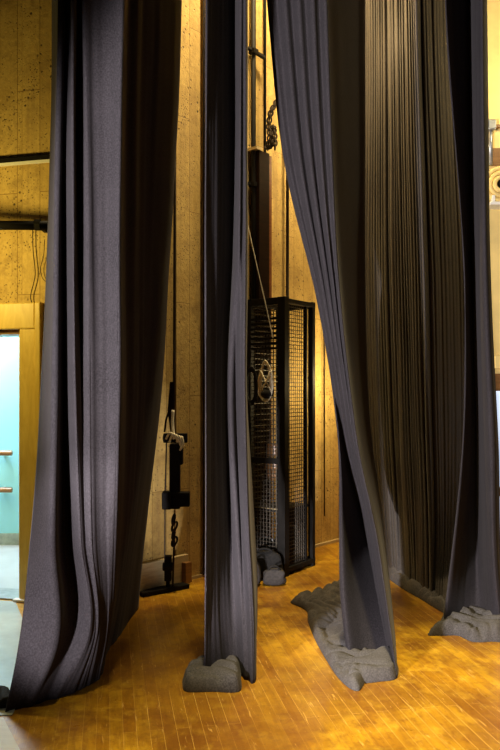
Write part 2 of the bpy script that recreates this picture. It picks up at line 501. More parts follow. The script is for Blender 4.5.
# --- pile of cloth lying on the floor
def cloth_pile(name, outline, H, mat, parent, round_r=0.07, wr=0.02, k=9.0, seed=0.0, step=0.010, rot=0.0, warp=0.5, cross=0.5):
    """rumpled cloth on the floor: puffy folds with sharp creases, running along direction rot"""
    poly = [(fl(x, y).x, fl(x, y).y) for x, y in outline]
    pts = smooth_pts([Vector((p[0], p[1], 0)) for p in poly + [poly[0]]], 8)
    A = np.array([(p.x, p.y) for p in pts[:-1]]); B = np.roll(A, -1, 0)
    xs = np.arange(A[:, 0].min() - step, A[:, 0].max() + 2 * step, step)
    ys = np.arange(A[:, 1].min() - step, A[:, 1].max() + 2 * step, step)
    X, Y = np.meshgrid(xs, ys)
    I = np.zeros(X.shape, bool); D = np.full(X.shape, 1e9); NX = X.copy(); NY = Y.copy()
    for (x1, y1), (x2, y2) in zip(A, B):
        I ^= ((y1 > Y) != (y2 > Y)) & (X < (x2 - x1) * (Y - y1) / (y2 - y1 + 1e-12) + x1)
        dx, dy = x2 - x1, y2 - y1
        t = np.clip(((X - x1) * dx + (Y - y1) * dy) / (dx * dx + dy * dy + 1e-12), 0, 1)
        d = np.hypot(X - x1 - t * dx, Y - y1 - t * dy)
        m = d < D
        D[m] = d[m]; NX[m] = (x1 + t * dx)[m]; NY[m] = (y1 + t * dy)[m]
    bm = bmesh.new(); V = {}
    ca, sa = math.cos(rot), math.sin(rot)
    def crease(q): return abs(math.sin(q)) ** 0.65
    for i in range(X.shape[0]):
        for j in range(X.shape[1]):
            if not I[i, j]: continue
            x, y = X[i, j], Y[i, j]
            e = min(D[i, j] / round_r, 1.0)
            prof = math.sqrt(max(0.0, 1 - (1 - e) ** 2))
            u, v = x * ca + y * sa, -x * sa + y * ca
            w1 = noise.noise(Vector((u * 3, v * 3, seed))); w2 = noise.noise(Vector((u * 6, v * 6, seed + 3)))
            f1 = crease(math.pi * (v * k + warp * 2.2 * w1 + seed))
            f2 = crease(math.pi * ((v * .6 + u * .8) * k * .55 + warp * 2.5 * w2 + seed * 2))
            lowf = noise.noise(Vector((x * 4, y * 4, seed + 9)))
            h = prof * (H * (1 + 0.4 * lowf) + wr * (f1 - .4) + wr * cross * (f2 - .4))
            V[i, j] = bm.verts.new((x, y, max(0.006, h)))
    for (i, j) in list(V):
        q = [(i, j), (i, j + 1), (i + 1, j + 1), (i + 1, j)]
        if all(a in V for a in q): bm.faces.new([V[a] for a in q])
    inv = {v: ij for ij, v in V.items()}
    for e in [e for e in bm.edges if len(e.link_faces) == 1]:
        for v in e.verts:
            if v in inv:
                i, j = inv.pop(v)
                v.co.x, v.co.y = NX[i, j], NY[i, j]
                v.co.z = min(v.co.z, 0.012)
    for v in [v for v in bm.verts if not v.link_faces]: bm.verts.remove(v)
    ed = [e for e in bm.edges if len(e.link_faces) == 1]
    r = bmesh.ops.extrude_edge_only(bm, edges=ed)
    for v in [g for g in r['geom'] if isinstance(g, bmesh.types.BMVert)]: v.co.z = 0.001
    o = link(name, bm, mat, parent, smooth=True)
    sub = o.modifiers.new('soft', 'SMOOTH'); sub.iterations = 1; sub.factor = 0.3
    return o

# --- left curtain
cu = empty('stage_curtain', fl(60, 695), label='widest black velvet curtain, in front of the doorway, its foot sweeping outward to the left', cat='curtain', group='black stage curtains')
A_d = [4.3, 4.00, 3.93, 4.10, 3.98, 3.86, 4.10, 4.02, 3.92, 3.96, 3.97, 3.92, 4.00, 4.28, 4.42, 4.62, 4.80, 5.05, 5.35]
A_d2 = [4.2, 3.97, 3.88, 4.08, 4.02, 3.86, 3.94, 3.93, 3.90, 3.94, 3.96, 3.93, 4.00, 4.28, 4.42, 4.62, 4.80, 5.05, 5.38]
A_d3 = [4.0, 3.88, 3.84, 4.06, 4.02, 3.90, 3.94, 3.93, 3.91, 3.96, 4.00, 4.02, 4.10, 4.32, 4.48, 4.66, 4.85, 5.10, 5.42]
A_d4 = [3.82, 3.80, 3.80, 3.92, 3.96, 3.93, 3.97, 3.99, 3.99, 4.04, 4.09, 4.12, 4.2, 4.40, 4.55, 4.70, 4.88, 5.15, 5.46]
curtain_sheet('cloth', [
    (6.2,  list(zip([50, 56, 61, 66, 70, 73, 76, 80, 84, 95, 108, 121, 123, 128, 138, 147, 158, 170, 183], A_d))),
    (3.68, list(zip([52, 56, 61, 66, 70, 73, 76, 80, 84, 95, 108, 121, 123, 127, 137, 146, 157, 168, 178], A_d))),
    (2.48, list(zip([48, 52, 57, 62, 67, 74, 78, 82, 88, 97, 108, 118, 120, 125, 134, 142, 151, 160, 168], A_d))),
    (1.55, list(zip([40, 47, 55, 62, 68, 75, 81, 85, 90, 99, 109, 118, 120, 125, 133, 140, 147, 154, 160], A_d2))),
    (0.82, list(zip([31, 41, 53, 62, 72, 80, 85, 88, 92, 99, 107, 115, 117, 122, 128, 133, 138, 143, 148], A_d3))),
    (0.28, list(zip([18, 34, 53, 64, 76, 87, 91, 94, 97, 101, 105, 109, 111, 113, 117, 121, 126, 133, 141], A_d4))),
    (0.0,  list(zip([5, 17, 29, 40, 51, 60, 69, 78, 86, 92, 97, 101, 103, 105, 108, 113, 119, 128, 138],
                    [3.71, 3.75, 3.79, 3.84, 3.88, 3.91, 3.95, 4.0, 4.04, 4.09, 4.14, 4.2, 4.3, 4.45, 4.6, 4.72, 4.88, 5.18, 5.5]))),
], M['velvet'], cu, n=8, amp=0.013, freq=18, seed=1.3)

# --- narrow middle curtain
cu = empty('stage_curtain', fl(228, 680), label='narrow straight black velvet curtain between the hanging rope tackle and the wire cage', cat='curtain', group='black stage curtains')
curtain_sheet('cloth', [
    (6.2,  [(228, 5.3), (214, 4.55), (207.5, 4.33), (206, 4.30), (211, 4.36), (217, 4.44), (224, 4.54), (234, 4.66), (236, 4.52), (239, 4.38), (242, 4.40), (246, 4.45), (247, 5.9)]),
    (3.7,  [(228, 5.3), (214, 4.55), (207.5, 4.33), (207, 4.30), (212, 4.36), (218, 4.44), (225, 4.54), (235, 4.66), (237, 4.52), (240, 4.38), (243, 4.40), (246.5, 4.45), (247, 5.9)]),
    (2.5,  [(228, 5.3), (214, 4.55), (207.5, 4.33), (206, 4.30), (212, 4.36), (218, 4.44), (225, 4.54), (233, 4.64), (236, 4.48), (239, 4.36), (242, 4.40), (247, 4.42), (247.5, 5.9)]),
    (1.55, [(228, 5.3), (214, 4.51), (207.5, 4.29), (206, 4.26), (211, 4.34), (216, 4.40), (221, 4.48), (227, 4.56), (230, 4.42), (236, 4.46), (242, 4.30), (245.5, 4.36), (247, 5.8)]),
    (0.80, [(228, 5.3), (214, 4.45), (207.5, 4.23), (206, 4.20), (211, 4.27), (217, 4.33), (224, 4.42), (231, 4.50), (236, 4.38), (241, 4.40), (246, 4.26), (250, 4.34), (253, 5.5)]),
    (0.30, [(230, 4.9), (214, 4.39), (207.5, 4.17), (205, 4.14), (211, 4.2), (218, 4.25), (226, 4.31), (235, 4.36), (241, 4.26), (246, 4.24), (252, 4.18), (255, 4.30), (257, 5.12)]),
    (0.0,  [(232, 4.8), (214, 4.37), (207.5, 4.15), (205, 4.12), (212, 4.16), (222, 4.2), (230, 4.25), (239, 4.22), (244, 4.16), (248, 4.13), (253, 4.09), (256, 4.22), (257, 5.08)]),
], M['velvet'], cu, top=7.4, n=9, amp=0.010, freq=12, seed=5.1)  # unseen back return and extra height added to block the backstage lamps
cloth_pile('gathered_hem', [(182, 683), (186, 692), (212, 692), (239, 692), (241, 680), (239, 669), (222, 666), (200, 668), (188, 674)], 0.072, M['hem'], cu, 0.04, 0.022, 9.0, 2.3, rot=-.5, warp=.7, cross=.3)

# --- diagonal curtain, pulled to the right towards its foot
cu = empty('stage_curtain', fl(365, 660), label='black velvet curtain pulled diagonally, tapering to a foot with grey cloth heaped on the floor', cat='curtain', group='black stage curtains')
def lev(z, L0, L1, L2, G0, G5, R, rip):
    g = lerp_pts(G0, G5, 7, rip=rip)
    return (z, [L0, L1, L2, G0] + g + [G5] + R)
curtain_sheet('cloth', [
    lev(6.2,  (264, 5.2), (256, 4.80), (257, 4.72), (259, 4.68), (322, 4.50), [(326, 4.75), (342, 5.2), (364, 5.75)], 0.030),
    lev(3.75, (280, 5.2), (272, 4.80), (273, 4.72), (275, 4.68), (327, 4.50), [(330, 4.75), (345, 5.2), (365, 5.75)], 0.030),
    lev(3.1,  (292, 5.2), (284, 4.82), (285, 4.74), (287, 4.70), (331, 4.52), [(334, 4.75), (348, 5.2), (365, 5.75)], 0.028),
    lev(2.16, (325, 5.2), (318, 4.86), (318.4, 4.80), (319.5, 4.76), (340, 4.54), [(342.5, 4.8), (353, 5.3), (366, 6.15)], 0.022),
    lev(1.60, (338, 5.2), (333, 4.92), (333.5, 4.88), (335, 4.86), (350, 4.56), [(352, 4.85), (360, 5.4), (368, 6.2)], 0.02),
    lev(1.26, (341, 5.3), (338.5, 4.9), (340, 4.85), (343, 5.03), (357.5, 4.58), [(359, 4.8), (365, 5.4), (371, 6.2)], 0.022),
    lev(0.72, (342, 5.2), (340, 4.66), (350, 4.76), (363, 5.02), (377, 4.45), [(379, 4.6), (380, 5.3), (380, 6.15)], 0.014),
    lev(0.33, (343, 5.1), (341.5, 4.54), (357, 4.62), (376, 4.80), (388, 4.28), [(389, 4.45), (389, 4.9), (388, 5.4)], 0.010),
    lev(0.0,  (350, 5.0), (348, 4.45), (366, 4.50), (389, 4.56), (397, 4.16), [(397, 4.3), (396, 4.6), (394, 5.0)], 0.004),
], M['velvet'], cu, n=8, amp=0.008, freq=14, seed=8.7)  # right end carried deeper out of sight to keep light off the pleated drape
cloth_pile('trailing_cloth', [(290, 603), (300, 598), (316, 594), (330, 588), (341, 584), (352, 592), (356, 640), (372, 660), (362, 688), (352, 690), (338, 678), (326, 660), (315, 640), (308, 622), (306, 611)],
           0.034, M['hem'], cu, 0.045, 0.036, 8.0, 4.4, rot=1.75, warp=.65, cross=.4)
cloth_pile('gathered_hem', [(346, 684), (360, 684), (380, 682), (396, 679), (398, 668), (390, 661), (368, 661), (350, 666)], 0.068, M['hem'], cu, 0.04, 0.026, 9.0, 7.3, rot=.3, warp=.7, cross=.4)

# --- pleated drape behind, running away from the camera
cu = empty('pleated_drape', fl(410, 592), label='black drape tinted brown as if warmly lit, in fine narrow pleats, hung behind the diagonal curtain', cat='curtain', group='black stage curtains')
def pleats(c, amps):
    n = len(amps); out = []
    A_, B_, C_ = [Vector(p) for p in c]
    for k in range(n):
        t = k / (n - 1); h = .64
        if t < h: x, d = A_.lerp(B_, t / h)
        else: x, d = B_.lerp(C_, (t - h) / (1 - h))
        out.append((x, d + amps[k]))
    return out
rnd = random.Random(3)
NP = 76
amps = []
for k in range(NP):
    base = 0.022 if k % 2 else -0.008
    amps.append(base * rnd.uniform(0.35, 1.25))
for k in (22, 23, 24, 25, 50, 51): amps[k] += 0.05
am_low = [a * 0.8 + (0.06 if k in (26, 27, 28, 46, 47) else 0) for k, a in enumerate(amps)]
am_floor = [a * 0.5 for a in am_low]
curtain_sheet('cloth', [
    (6.5,  pleats([(359, 6.8), (413, 5.80), (462, 7.0)], amps)),
    (4.6,  pleats([(361, 6.8), (416, 5.80), (464, 7.0)], amps)),
    (2.4,  pleats([(359, 6.8), (424, 5.80), (474, 7.0)], amps)),
    (1.2,  pleats([(364, 6.8), (428, 5.78), (474, 6.9)], am_low)),
    (0.5,  pleats([(370, 6.8), (431, 5.70), (470, 6.3)], am_low)),
    (0.0,  pleats([(374, 6.75), (432, 5.66), (462, 5.32)], am_floor)),
], M['drape'], cu, top=6.8, n=4, amp=0.012, freq=24, seed=3.3)
cloth_pile('trailing_hem', [(381, 566), (390, 570), (402, 577), (416, 584), (430, 593), (445, 604), (447, 614), (436, 609), (420, 599), (404, 590), (390, 580), (382, 573)], 0.05, M['hem'], cu, 0.05, 0.04, 11.0, 1.4, rot=-1.25, warp=.5, cross=.8)

# --- right curtain
cu = empty('stage_curtain', fl(470, 628), label='black velvet curtain furthest right, its hem heaped on the floor beside the lit window', cat='curtain', group='black stage curtains')
curtain_sheet('cloth', [
    (6.2,  [(450, 5.6), (441, 5.20), (449, 5.36), (459, 5.54), (468, 5.72), (472, 5.35), (477, 5.14), (483, 5.10), (485, 5.5)]),
    (4.2,  [(455, 5.6), (446, 5.20), (453, 5.36), (462, 5.54), (470, 5.72), (474, 5.35), (479, 5.14), (484, 5.10), (487, 5.5)]),
    (2.2,  [(470, 5.6), (465, 5.28), (467, 5.40), (470, 5.55), (473, 5.70), (478, 5.30), (483, 5.10), (489, 5.10), (491.5, 5.45)]),
    (1.25, [(468, 5.6), (463, 5.22), (468, 5.36), (473, 5.50), (477, 5.60), (482, 5.25), (488, 5.06), (495, 5.06), (498, 5.4)]),
    (0.35, [(456, 5.5), (449, 5.06), (460, 5.20), (470, 5.34), (478, 5.40), (486, 5.18), (493, 5.02), (499, 5.04), (502, 5.3)]),
    (0.0,  [(447, 5.4), (442, 5.02), (455, 5.1), (468, 5.18), (480, 5.18), (490, 5.06), (498, 5.0), (505, 5.03), (507, 5.3)]),
], M['velvet'], cu, n=9, amp=0.008, freq=11, seed=11.2)
cloth_pile('heaped_hem', [(424, 636), (436, 632), (444, 620), (452, 612), (462, 610), (480, 614), (500, 616), (508, 622), (506, 640), (490, 642), (472, 642), (458, 636), (444, 636)], 0.055, M['hem'], cu, 0.05, 0.055, 6.5, 6.1, rot=-0.35, warp=.75, cross=.45)

# ------------------------------------------------------------------ backstage fittings
# rope tackle hanging in front of the back wall
d0 = 5.98
tk = empty('rope_tackle', at(172, d0), label='black iron rope tackle with a knotted pale rope, hung against the concrete wall', cat='rigging')
def P(x, y, d=d0): return at(x, d, hz(y, d))
top_p = P(176, 0); top_p.z = 6.5
bm = bmesh.new(); tube(bm, [top_p, P(175, 120), P(174, 385), P(173.5, 425)], 0.010, 8); link('steel_line', bm, M['rustmetal'], tk)
bm = bmesh.new(); tube(bm, [P(172, 382), P(170.5, 410), P(173, 436)], [0.016, 0.024, 0.018], 8); tube(bm, [P(170, 408), P(166, 420), P(164.5, 432)], 0.008, 6); link('wooden_handle', bm, M['darkbeam'], tk)
bm = bmesh.new()
for k in range(5):
    a = [P(166 + 4 * k * .9, 439 + (k % 2) * 3, d0 - .035), P(170 + 3 * k, 433 + k, d0 - .06), P(178 + 2 * k - 3, 437 + 2 * k, d0 - .06), P(184 - k, 446 + k, d0 - .03)]
    tube(bm, smooth_pts(a, 6), 0.009, 6)
tube(bm, smooth_pts([P(173, 410, d0 - .02), P(172.5, 424, d0 - .03), P(174, 437, d0 - .05)], 6), 0.012, 6)
link('rope_knot', bm, M['rope'], tk, smooth=True, label='pale rope wound into a knot')
bm = bmesh.new(); box(bm, P(175.5, 438), (0.19, 0.05, 0.075)); tube(bm, [P(163, 438), P(187.5, 438)], 0.028, 10); link('clamp', bm, M['blackmetal'], tk, bevel=.006)
bm = bmesh.new(); box(bm, P(175, 476), (0.085, 0.07, 0.52)); box(bm, P(180, 452), (0.05, 0.06, 0.2)); link('pulley_block', bm, M['blackmetal'], tk, bevel=.01)
bm = bmesh.new(); box(bm, P(176, 499), (0.22, 0.09, 0.115)); box(bm, P(167, 500, d0 - .02), (0.07, 0.1, 0.14)); link('cross_block', bm, M['blackmetal'], tk, bevel=.008)
bm = bmesh.new()
for k in range(4):
    c = P(173.5 + (k % 2), 519 + k * 7.5)
    ring = [c + Vector((math.cos(a) * .022 * (1 if k % 2 else .5), math.sin(a) * .022 * (.5 if k % 2 else 1), math.sin(a * 1 + .6) * .036)) for a in [2 * math.pi * i / 14 for i in range(14)]]
    tube(bm, ring, 0.009, 6, closed=True)
link('chain', bm, M['rustmetal'], tk, smooth=True)
bm = bmesh.new(); tube(bm, [P(174, 540), P(173.5, 562), P(172.5, 592)], 0.008, 6); link('lower_line', bm, M['rustmetal'], tk)
bm = bmesh.new(); tube(bm, [P(166.5, 442), P(165, 500), P(164.8, 562)], 0.006, 6); link('return_line', bm, M['rustmetal'], tk)
bm = bmesh.new(); box(bm, P(168, 568), (0.055, 0.06, 0.2)); tube(bm, [P(168, 566) + Vector((-.04, -.02, 0)), P(168, 566) + Vector((.04, -.02, 0))], 0.035, 12); bar(bm, P(168, 575), Vector((P(168, 575).x, d0, 0.02)), 0.03); link('floor_pulley', bm, M['blackmetal'], tk, bevel=.006)
bm = bmesh.new()
pa, pb = fl(140, 597), fl(186, 588)
ax = (pb - pa).normalized()
box(bm, (pa + pb) / 2 + Vector((0, .02, .018)), ((pb - pa).length, 0.10, 0.036), ax=ax); link('base_plate', bm, M['blackmetal'], tk, bevel=.005)

# pale plank on edge at the foot of the wall, and its end block
pk = empty('plank', wp(ws(160), .05, 0), label='pale plank standing on edge along the foot of the concrete wall', cat='plank')
bm = bmesh.new()
s0, s1 = ws(120, .06), ws(187, .06)
box(bm, wp((s0 + s1) / 2, .06, .13), (s1 - s0, 0.035, 0.22), ax=WT)
link('board', bm, M['paleboard'], pk, bevel=.004)
bm = bmesh.new(); box(bm, wp((s0 + s1) / 2, .05, .01), (s1 - s0, 0.06, 0.02), ax=WT); link('foot_batten', bm, M['paleboard'], pk)
bm = bmesh.new(); box(bm, wp(s1 - .04, .10, .10), (0.07, 0.05, 0.17), ax=WT); link('end_block', bm, M['brownwood'], pk, bevel=.004)

# conduits
def conduit(x, r, z0, z1, label, off=0.05, clamps=(), mat='blackmetal'):
    s = ws(x, off)
    e = empty('conduit_pipe', wp(s, off, z0), label=label, cat='pipe', group='conduits on the back wall')
    bm = bmesh.new(); tube(bm, [wp(s, off, z0), wp(s, off, z1)], r, 12); link('pipe', bm, M[mat], e, smooth=True)
    for (xa, ya, xb, yb) in clamps:
        bm = bmesh.new()
        d = wp(s, off + .05, 0).y
        a, b = at(xa, d, hz(ya, d)), at(xb, d + .12, hz(yb, d + .12))
        bar(bm, a, b, 0.03, 0.025); box(bm, wp(s, off, (a.z + b.z) / 2), (0.06, 0.07, 0.04), ax=WT)
        link('clamp', bm, M['blackmetal'], e)
    return e
conduit(253.5, 0.022, 0.0, 7.2, 'thick black vertical conduit with two clamps, beside the narrow curtain', 0.05, ((248, 48, 265, 58), (248, 183, 258, 188)))
conduit(265, 0.013, 3.4, 7.2, 'thin dark conduit rising above the dark timber post', 0.035)
conduit(287.5, 0.015, 2.45, 5.6, 'thin dark conduit on the wall right of the dark timber post', 0.03, mat='rustmetal')
conduit(203.8, 0.012, 0.02, 7.2, 'thin dark conduit close against the left edge of the narrow curtain', 0.03, mat='rustmetal')
conduit(324.5, 0.006, 0.3, 4.2, 'thin dark conduit on the yellow wall right of the wire cage', 0.02, mat='rustmetal')

# dark timber post behind the cage, with lashing chain
s0, s1 = ws(260, .12), ws(272.5, .12)
pz = hz(150, wp(s0, .1, 0).y)
post = empty('timber_post', wp((s0 + s1) / 2, .1, 0), label='tall black boxed post with a red-brown edge against the wall, rising behind the wire cage', cat='post')
bm = bmesh.new(); box(bm, wp((s0 + s1) / 2 - .015, .058, pz / 2), (s1 - s0 - .03, 0.105, pz), ax=WT); link('shaft', bm, M['darkbeam'], post, bevel=.004)
bm = bmesh.new(); box(bm, wp(s1 - .018, .058, pz / 2 - .01), (.036, 0.104, pz - .02), ax=WT); link('edge_strip', bm, M['redstrip'], post, label='red-brown edge strip')
bm = bmesh.new(); box(bm, wp(s0 - .01, .06, pz + .012), (.07, 0.12, 0.025), ax=WT); link('top_bracket', bm, M['paleboard'], post)
ch = empty('lashing_chain', wp(s1 - .03, .09, pz), label='dark chain bunched on top of the tall black post with a red-brown edge', cat='chain')
dch = wp(s1 - .03, .09, 0).y
path = smooth_pts([at(283, dch, hz(88, dch)), at(277, dch, hz(101, dch)), at(271, dch - .03, hz(113, dch)), at(269, dch - .02, hz(126, dch)), at(270, dch - .04, hz(138, dch)), at(268, dch - .02, hz(148, dch)),
                    at(272, dch - .03, hz(143, dch)), at(273, dch - .02, hz(128, dch)), at(274.5, dch - .04, hz(136, dch)), at(275, dch - .05, hz(150, dch))], 4)
bm = bmesh.new()
for i in range(0, len(path) - 1):
    c = (path[i] + path[i + 1]) / 2; t = (path[i + 1] - path[i]).normalized()
    u = Vector((0, 1, 0)) if i % 2 else Vector((1, 0, .2)); u = (u - t * u.dot(t)).normalized()
    ring = [c + t * math.cos(a) * .032 + u * math.sin(a) * .02 for a in [2 * math.pi * k / 12 for k in range(12)]]
    tube(bm, ring, 0.0085, 6, closed=True)
link('links', bm, M['rustmetal'], ch, smooth=True)

# slack line down to the cage
bm = bmesh.new(); tube(bm, smooth_pts([at(247, 6.62, hz(222, 6.62)), at(256, 6.55, hz(262, 6.55)), at(266, 6.48, hz(306, 6.48)), at(273, 6.42, hz(338, 6.42))], 5), 0.0045, 6)
tag(link('thin_cord', bm, M['twine']), 'thin pale cord slanting down into the top of the wire cage', 'cord')

# ------------------------------------------------------------------ wire cage
C0 = fl(284, 577); CU = Vector((0.574, 0.819, 0)); CV = Vector((-0.819, 0.574, 0)); CL, CW, CH = 0.52, 0.39, 2.40
cage = empty('wire_cage', C0 + CU * CL / 2 + CV * CW / 2, label='tall black steel locker cage with wire mesh sides, against the yellow wall', cat='cage')
def cp(u, v, z): 
    p = C0 + CU * u + CV * v
    return Vector((p.x, p.y, z))
def cbar(name, a, b, w, t=None, mat='blackmetal'):
    bm = bmesh.new(); bar(bm, a, b, w, t, side=CU if abs((Vector(b) - Vector(a)).normalized().dot(CU)) < .9 else Vector((0, 0, 1))); return link(name, bm, M[mat], cage, bevel=.003)
cbar('post', cp(.02, .02, .0), cp(.02, .02, CH), .075, .075)
cbar('post', cp(CL - .02, .02, .0), cp(CL - .02, .02, CH - .0), .05)
cbar('post', cp(CL - .13, .02, .05), cp(CL - .13, .02, CH - .05), .03)
cbar('post', cp(.02, CW - .02, .0), cp(.02, CW - .02, CH), .05)
cbar('post', cp(CL - .02, CW - .02, .0), cp(CL - .02, CW - .02, CH), .04)
for z, h in ((.05, .06), (CH - .03, .06)):
    cbar('rail', cp(0, .02, z), cp(CL, .02, z), .04, h); cbar('rail', cp(0, CW - .02, z), cp(CL, CW - .02, z), .04, h)
    cbar('rail', cp(.02, 0, z), cp(.02, CW, z), .04, h); cbar('rail', cp(CL - .02, 0, z), cp(CL - .02, CW, z), .04, h)
cbar('mid_rail', cp(.02, 0, hz(461, 6.5)), cp(.02, CW, hz(461, 6.5)), .03, .05)
bm = bmesh.new(); box(bm, cp(CL / 2, CW / 2, .035), (CL, CW, .02), ax=CU); link('floor_plate', bm, M['blackmetal'], cage)
def mesh_panel(fix, fixv, lo, hi, z0, z1, pitch=.033, r=.0032):
    bm = bmesh.new()
    k = lo
    while k <= hi + 1e-6:
        a = cp(k, fixv, z0) if fix == 'v' else cp(fixv, k, z0)
        bar(bm, a, Vector((a.x, a.y, z1)), r * 2); k += pitch
    z = z0
    while z <= z1 + 1e-6:
        a, b = (cp(lo, fixv, z), cp(hi, fixv, z)) if fix == 'v' else (cp(fixv, lo, z), cp(fixv, hi, z))
        bar(bm, a, b, r * 2); z += pitch
    return link('mesh_panel', bm, M['wire'], cage)
mesh_panel('v', .02, .06, CL - .14, .08, CH - .06)
mesh_panel('u', .02, .06, CW - .04, .08, CH - .06, r=.003)
mesh_panel('v', CW - .02, .05, CL - .04, .08, CH - .06, pitch=.05)
# upper louvre slats on the front
bm = bmesh.new()
for yy in range(318, 352, 5):
    z = hz(yy, 6.45); bar(bm, cp(.01, .04, z), cp(.01, CW - .04, z), .014, .02)
link('louvre', bm, M['blackmetal'], cage)
bm = bmesh.new(); z = hz(509, 6.6); box(bm, cp(CL / 2, CW / 2, z), (CL - .05, CW - .05, .018), ax=CU); link('shelf', bm, M['blackmetal'], cage)
bm = bmesh.new(); box(bm, cp(.045, CW / 2, z + .004), (.02, CW - .06, .03), ax=CU); link('shelf_edge', bm, M['paleboard'], cage)

# things hung on and kept in the cage
def cagept(x, y, u=-0.02):
    """point on a plane parallel to the cage front at depth u"""
    o = C0 + CU * u; k = (x - 250.0) / F
    v = (k * o.y - o.x) / (CV.x - k * CV.y)
    p = o + CV * v
    return Vector((p.x, p.y, hz(y, p.y)))
rc = empty('rope_coil', cagept(266, 362), label='pale coiled rope hanging on the front of the wire cage', cat='rope')
bm = bmesh.new()
for k in range(5):
    w = 6.0 + k * .8
    loop = [cagept(265.5 + math.sin(a) * w * (0.55 + .45 * (1 - math.cos(a)) / 2) + .5 * math.sin(3 * a + k), 381 - math.cos(a) * (18 + k * .6), -.03 - .006 * k) for a in [2 * math.pi * i / 28 for i in range(28)]]
    tube(bm, loop, 0.0065, 6, closed=True)
link('coils', bm, M['rope'], rc, smooth=True)
bm = bmesh.new(); tube(bm, smooth_pts([cagept(261, 371, -.06), cagept(264, 378, -.065), cagept(269, 387, -.06), cagept(272, 392, -.05)], 6), .0075, 6)
tube(bm, smooth_pts([cagept(270, 371, -.06), cagept(267, 380, -.07), cagept(261, 390, -.06)], 6), .0075, 6); link('cross_turn', bm, M['rope'], rc, smooth=True)
bm = bmesh.new(); bmesh.ops.create_uvsphere(bm, u_segments=16, v_segments=10, radius=.055, matrix=Matrix.Translation(cagept(267, 394, -.06)) @ Matrix.Diagonal((1, .6, .75, 1))); link('dark_end', bm, M['blackbag'], rc, smooth=True)
# second dark coil to its left
kc = empty('cable_coil', cagept(254, 372), label='black cable coil hung on the cage left of the pale rope', cat='cable')
bm = bmesh.new()
for k in range(5):
    loop = [cagept(251.5 + math.sin(a) * (4.0 + .4 * k), 386 - math.cos(a) * (15 + k), -.03 - .008 * k) for a in [2 * math.pi * i / 24 for i in range(24)]]
    tube(bm, loop, 0.008, 6, closed=True)
link('coils', bm, M['cable'], kc, smooth=True)
# brown work gloves
gl = empty('work_glove', cagept(272, 438), label='worn brown work glove hanging fingers down inside the wire cage', cat='glove')
def soft_blob(bm, pts, rs, flat=.5):
    tube(bm, pts, rs, 10)
bm = bmesh.new()
box(bm, cagept(272, 450, .06), (.05, .10, .11), ax=CU); link('cuff', bm, M['brownwood'], gl, bevel=.015)
bm = bmesh.new(); box(bm, cagept(272, 464, .06), (.05, .11, .10), ax=CU); link('palm', bm, M['brownwood'], gl, bevel=.018)
for k, L in enumerate((6, 9, 10, 8)):
    x = 268.4 + k * 2.3
    bm = bmesh.new(); tube(bm, [cagept(x, 468, .06), cagept(x - .2, 472 + L * .5, .055), cagept(x + .2, 472 + L, .06)], [.013, .012, .008], 8); link('finger', bm, M['brownwood'], gl, smooth=True)
bm = bmesh.new(); tube(bm, [cagept(268, 458, .06), cagept(265.5, 464, .06), cagept(265, 470, .06)], [.014, .013, .009], 8); link('thumb', bm, M['brownwood'], gl, smooth=True)
# tangled black cable down the inside of the corner post
bm = bmesh.new()
pts = [cagept(280 + (1.8 if k % 2 else -1.2), 338 + k * 8, .09 + .02 * math.sin(k)) for k in range(14)]
tube(bm, smooth_pts(pts, 5), .018, 7)
tag(link('hanging_cable', bm, M['cable'], smooth=True), 'thick black cable hanging in kinks inside the cage beside its corner post', 'cable')
# black cases inside the cage
def case(name, c, size, label, mat='case'):
    e = empty(name, c - Vector((0, 0, size[2] / 2)), label=label, cat='case', group='black cases in the cage')
    bm = bmesh.new(); box(bm, c, size, ax=CU); link('shell', bm, M[mat], e, bevel=.012)
    bm = bmesh.new(); box(bm, c + Vector((0, 0, size[2] * .22)), (size[0] + .006, size[1] + .006, .012), ax=CU); link('seam', bm, M['greymetal'], e)
    bm = bmesh.new(); h = c + Vector((0, 0, size[2] / 2)); tube(bm, smooth_pts([h - CV * .07, h - CV * .055 + Vector((0, 0, .025)), h + CV * .055 + Vector((0, 0, .025)), h + CV * .07], 5), .007, 7); link('handle', bm, M['greymetal'], e, smooth=True)
case('equipment_case', cp(.36, .16, .055 + .235), (.2, .2, .47), 'tall black case standing behind the mesh on the right of the cage')
case('equipment_case', cp(.15, .285, .055 + .10), (.18, .13, .2), 'low black case on the cage floor behind the soft bags')
# round black drum
bm = bmesh.new(); c = cp(.12, .12, .045)
prof = [(.0, 0), (.07, 0), (.082, .02), (.082, .1), (.075, .19), (.05, .24), (.03, .25), (.0, .25)]
vs = []
for r, z in prof:
    vs.append([bm.verts.new(c + Vector((r * math.cos(a), r * math.sin(a), z))) for a in [2 * math.pi * k / 20 for k in range(20)]])
for i in range(len(vs) - 1):
    for k in range(20): bm.faces.new((vs[i][k], vs[i][(k + 1) % 20], vs[i + 1][(k + 1) % 20], vs[i + 1][k]))
bmesh.ops.remove_doubles(bm, verts=bm.verts, dist=1e-5)
tag(link('round_canister', bm, M['case'], smooth=True), 'round black canister on the cage floor behind the corner post', 'canister')

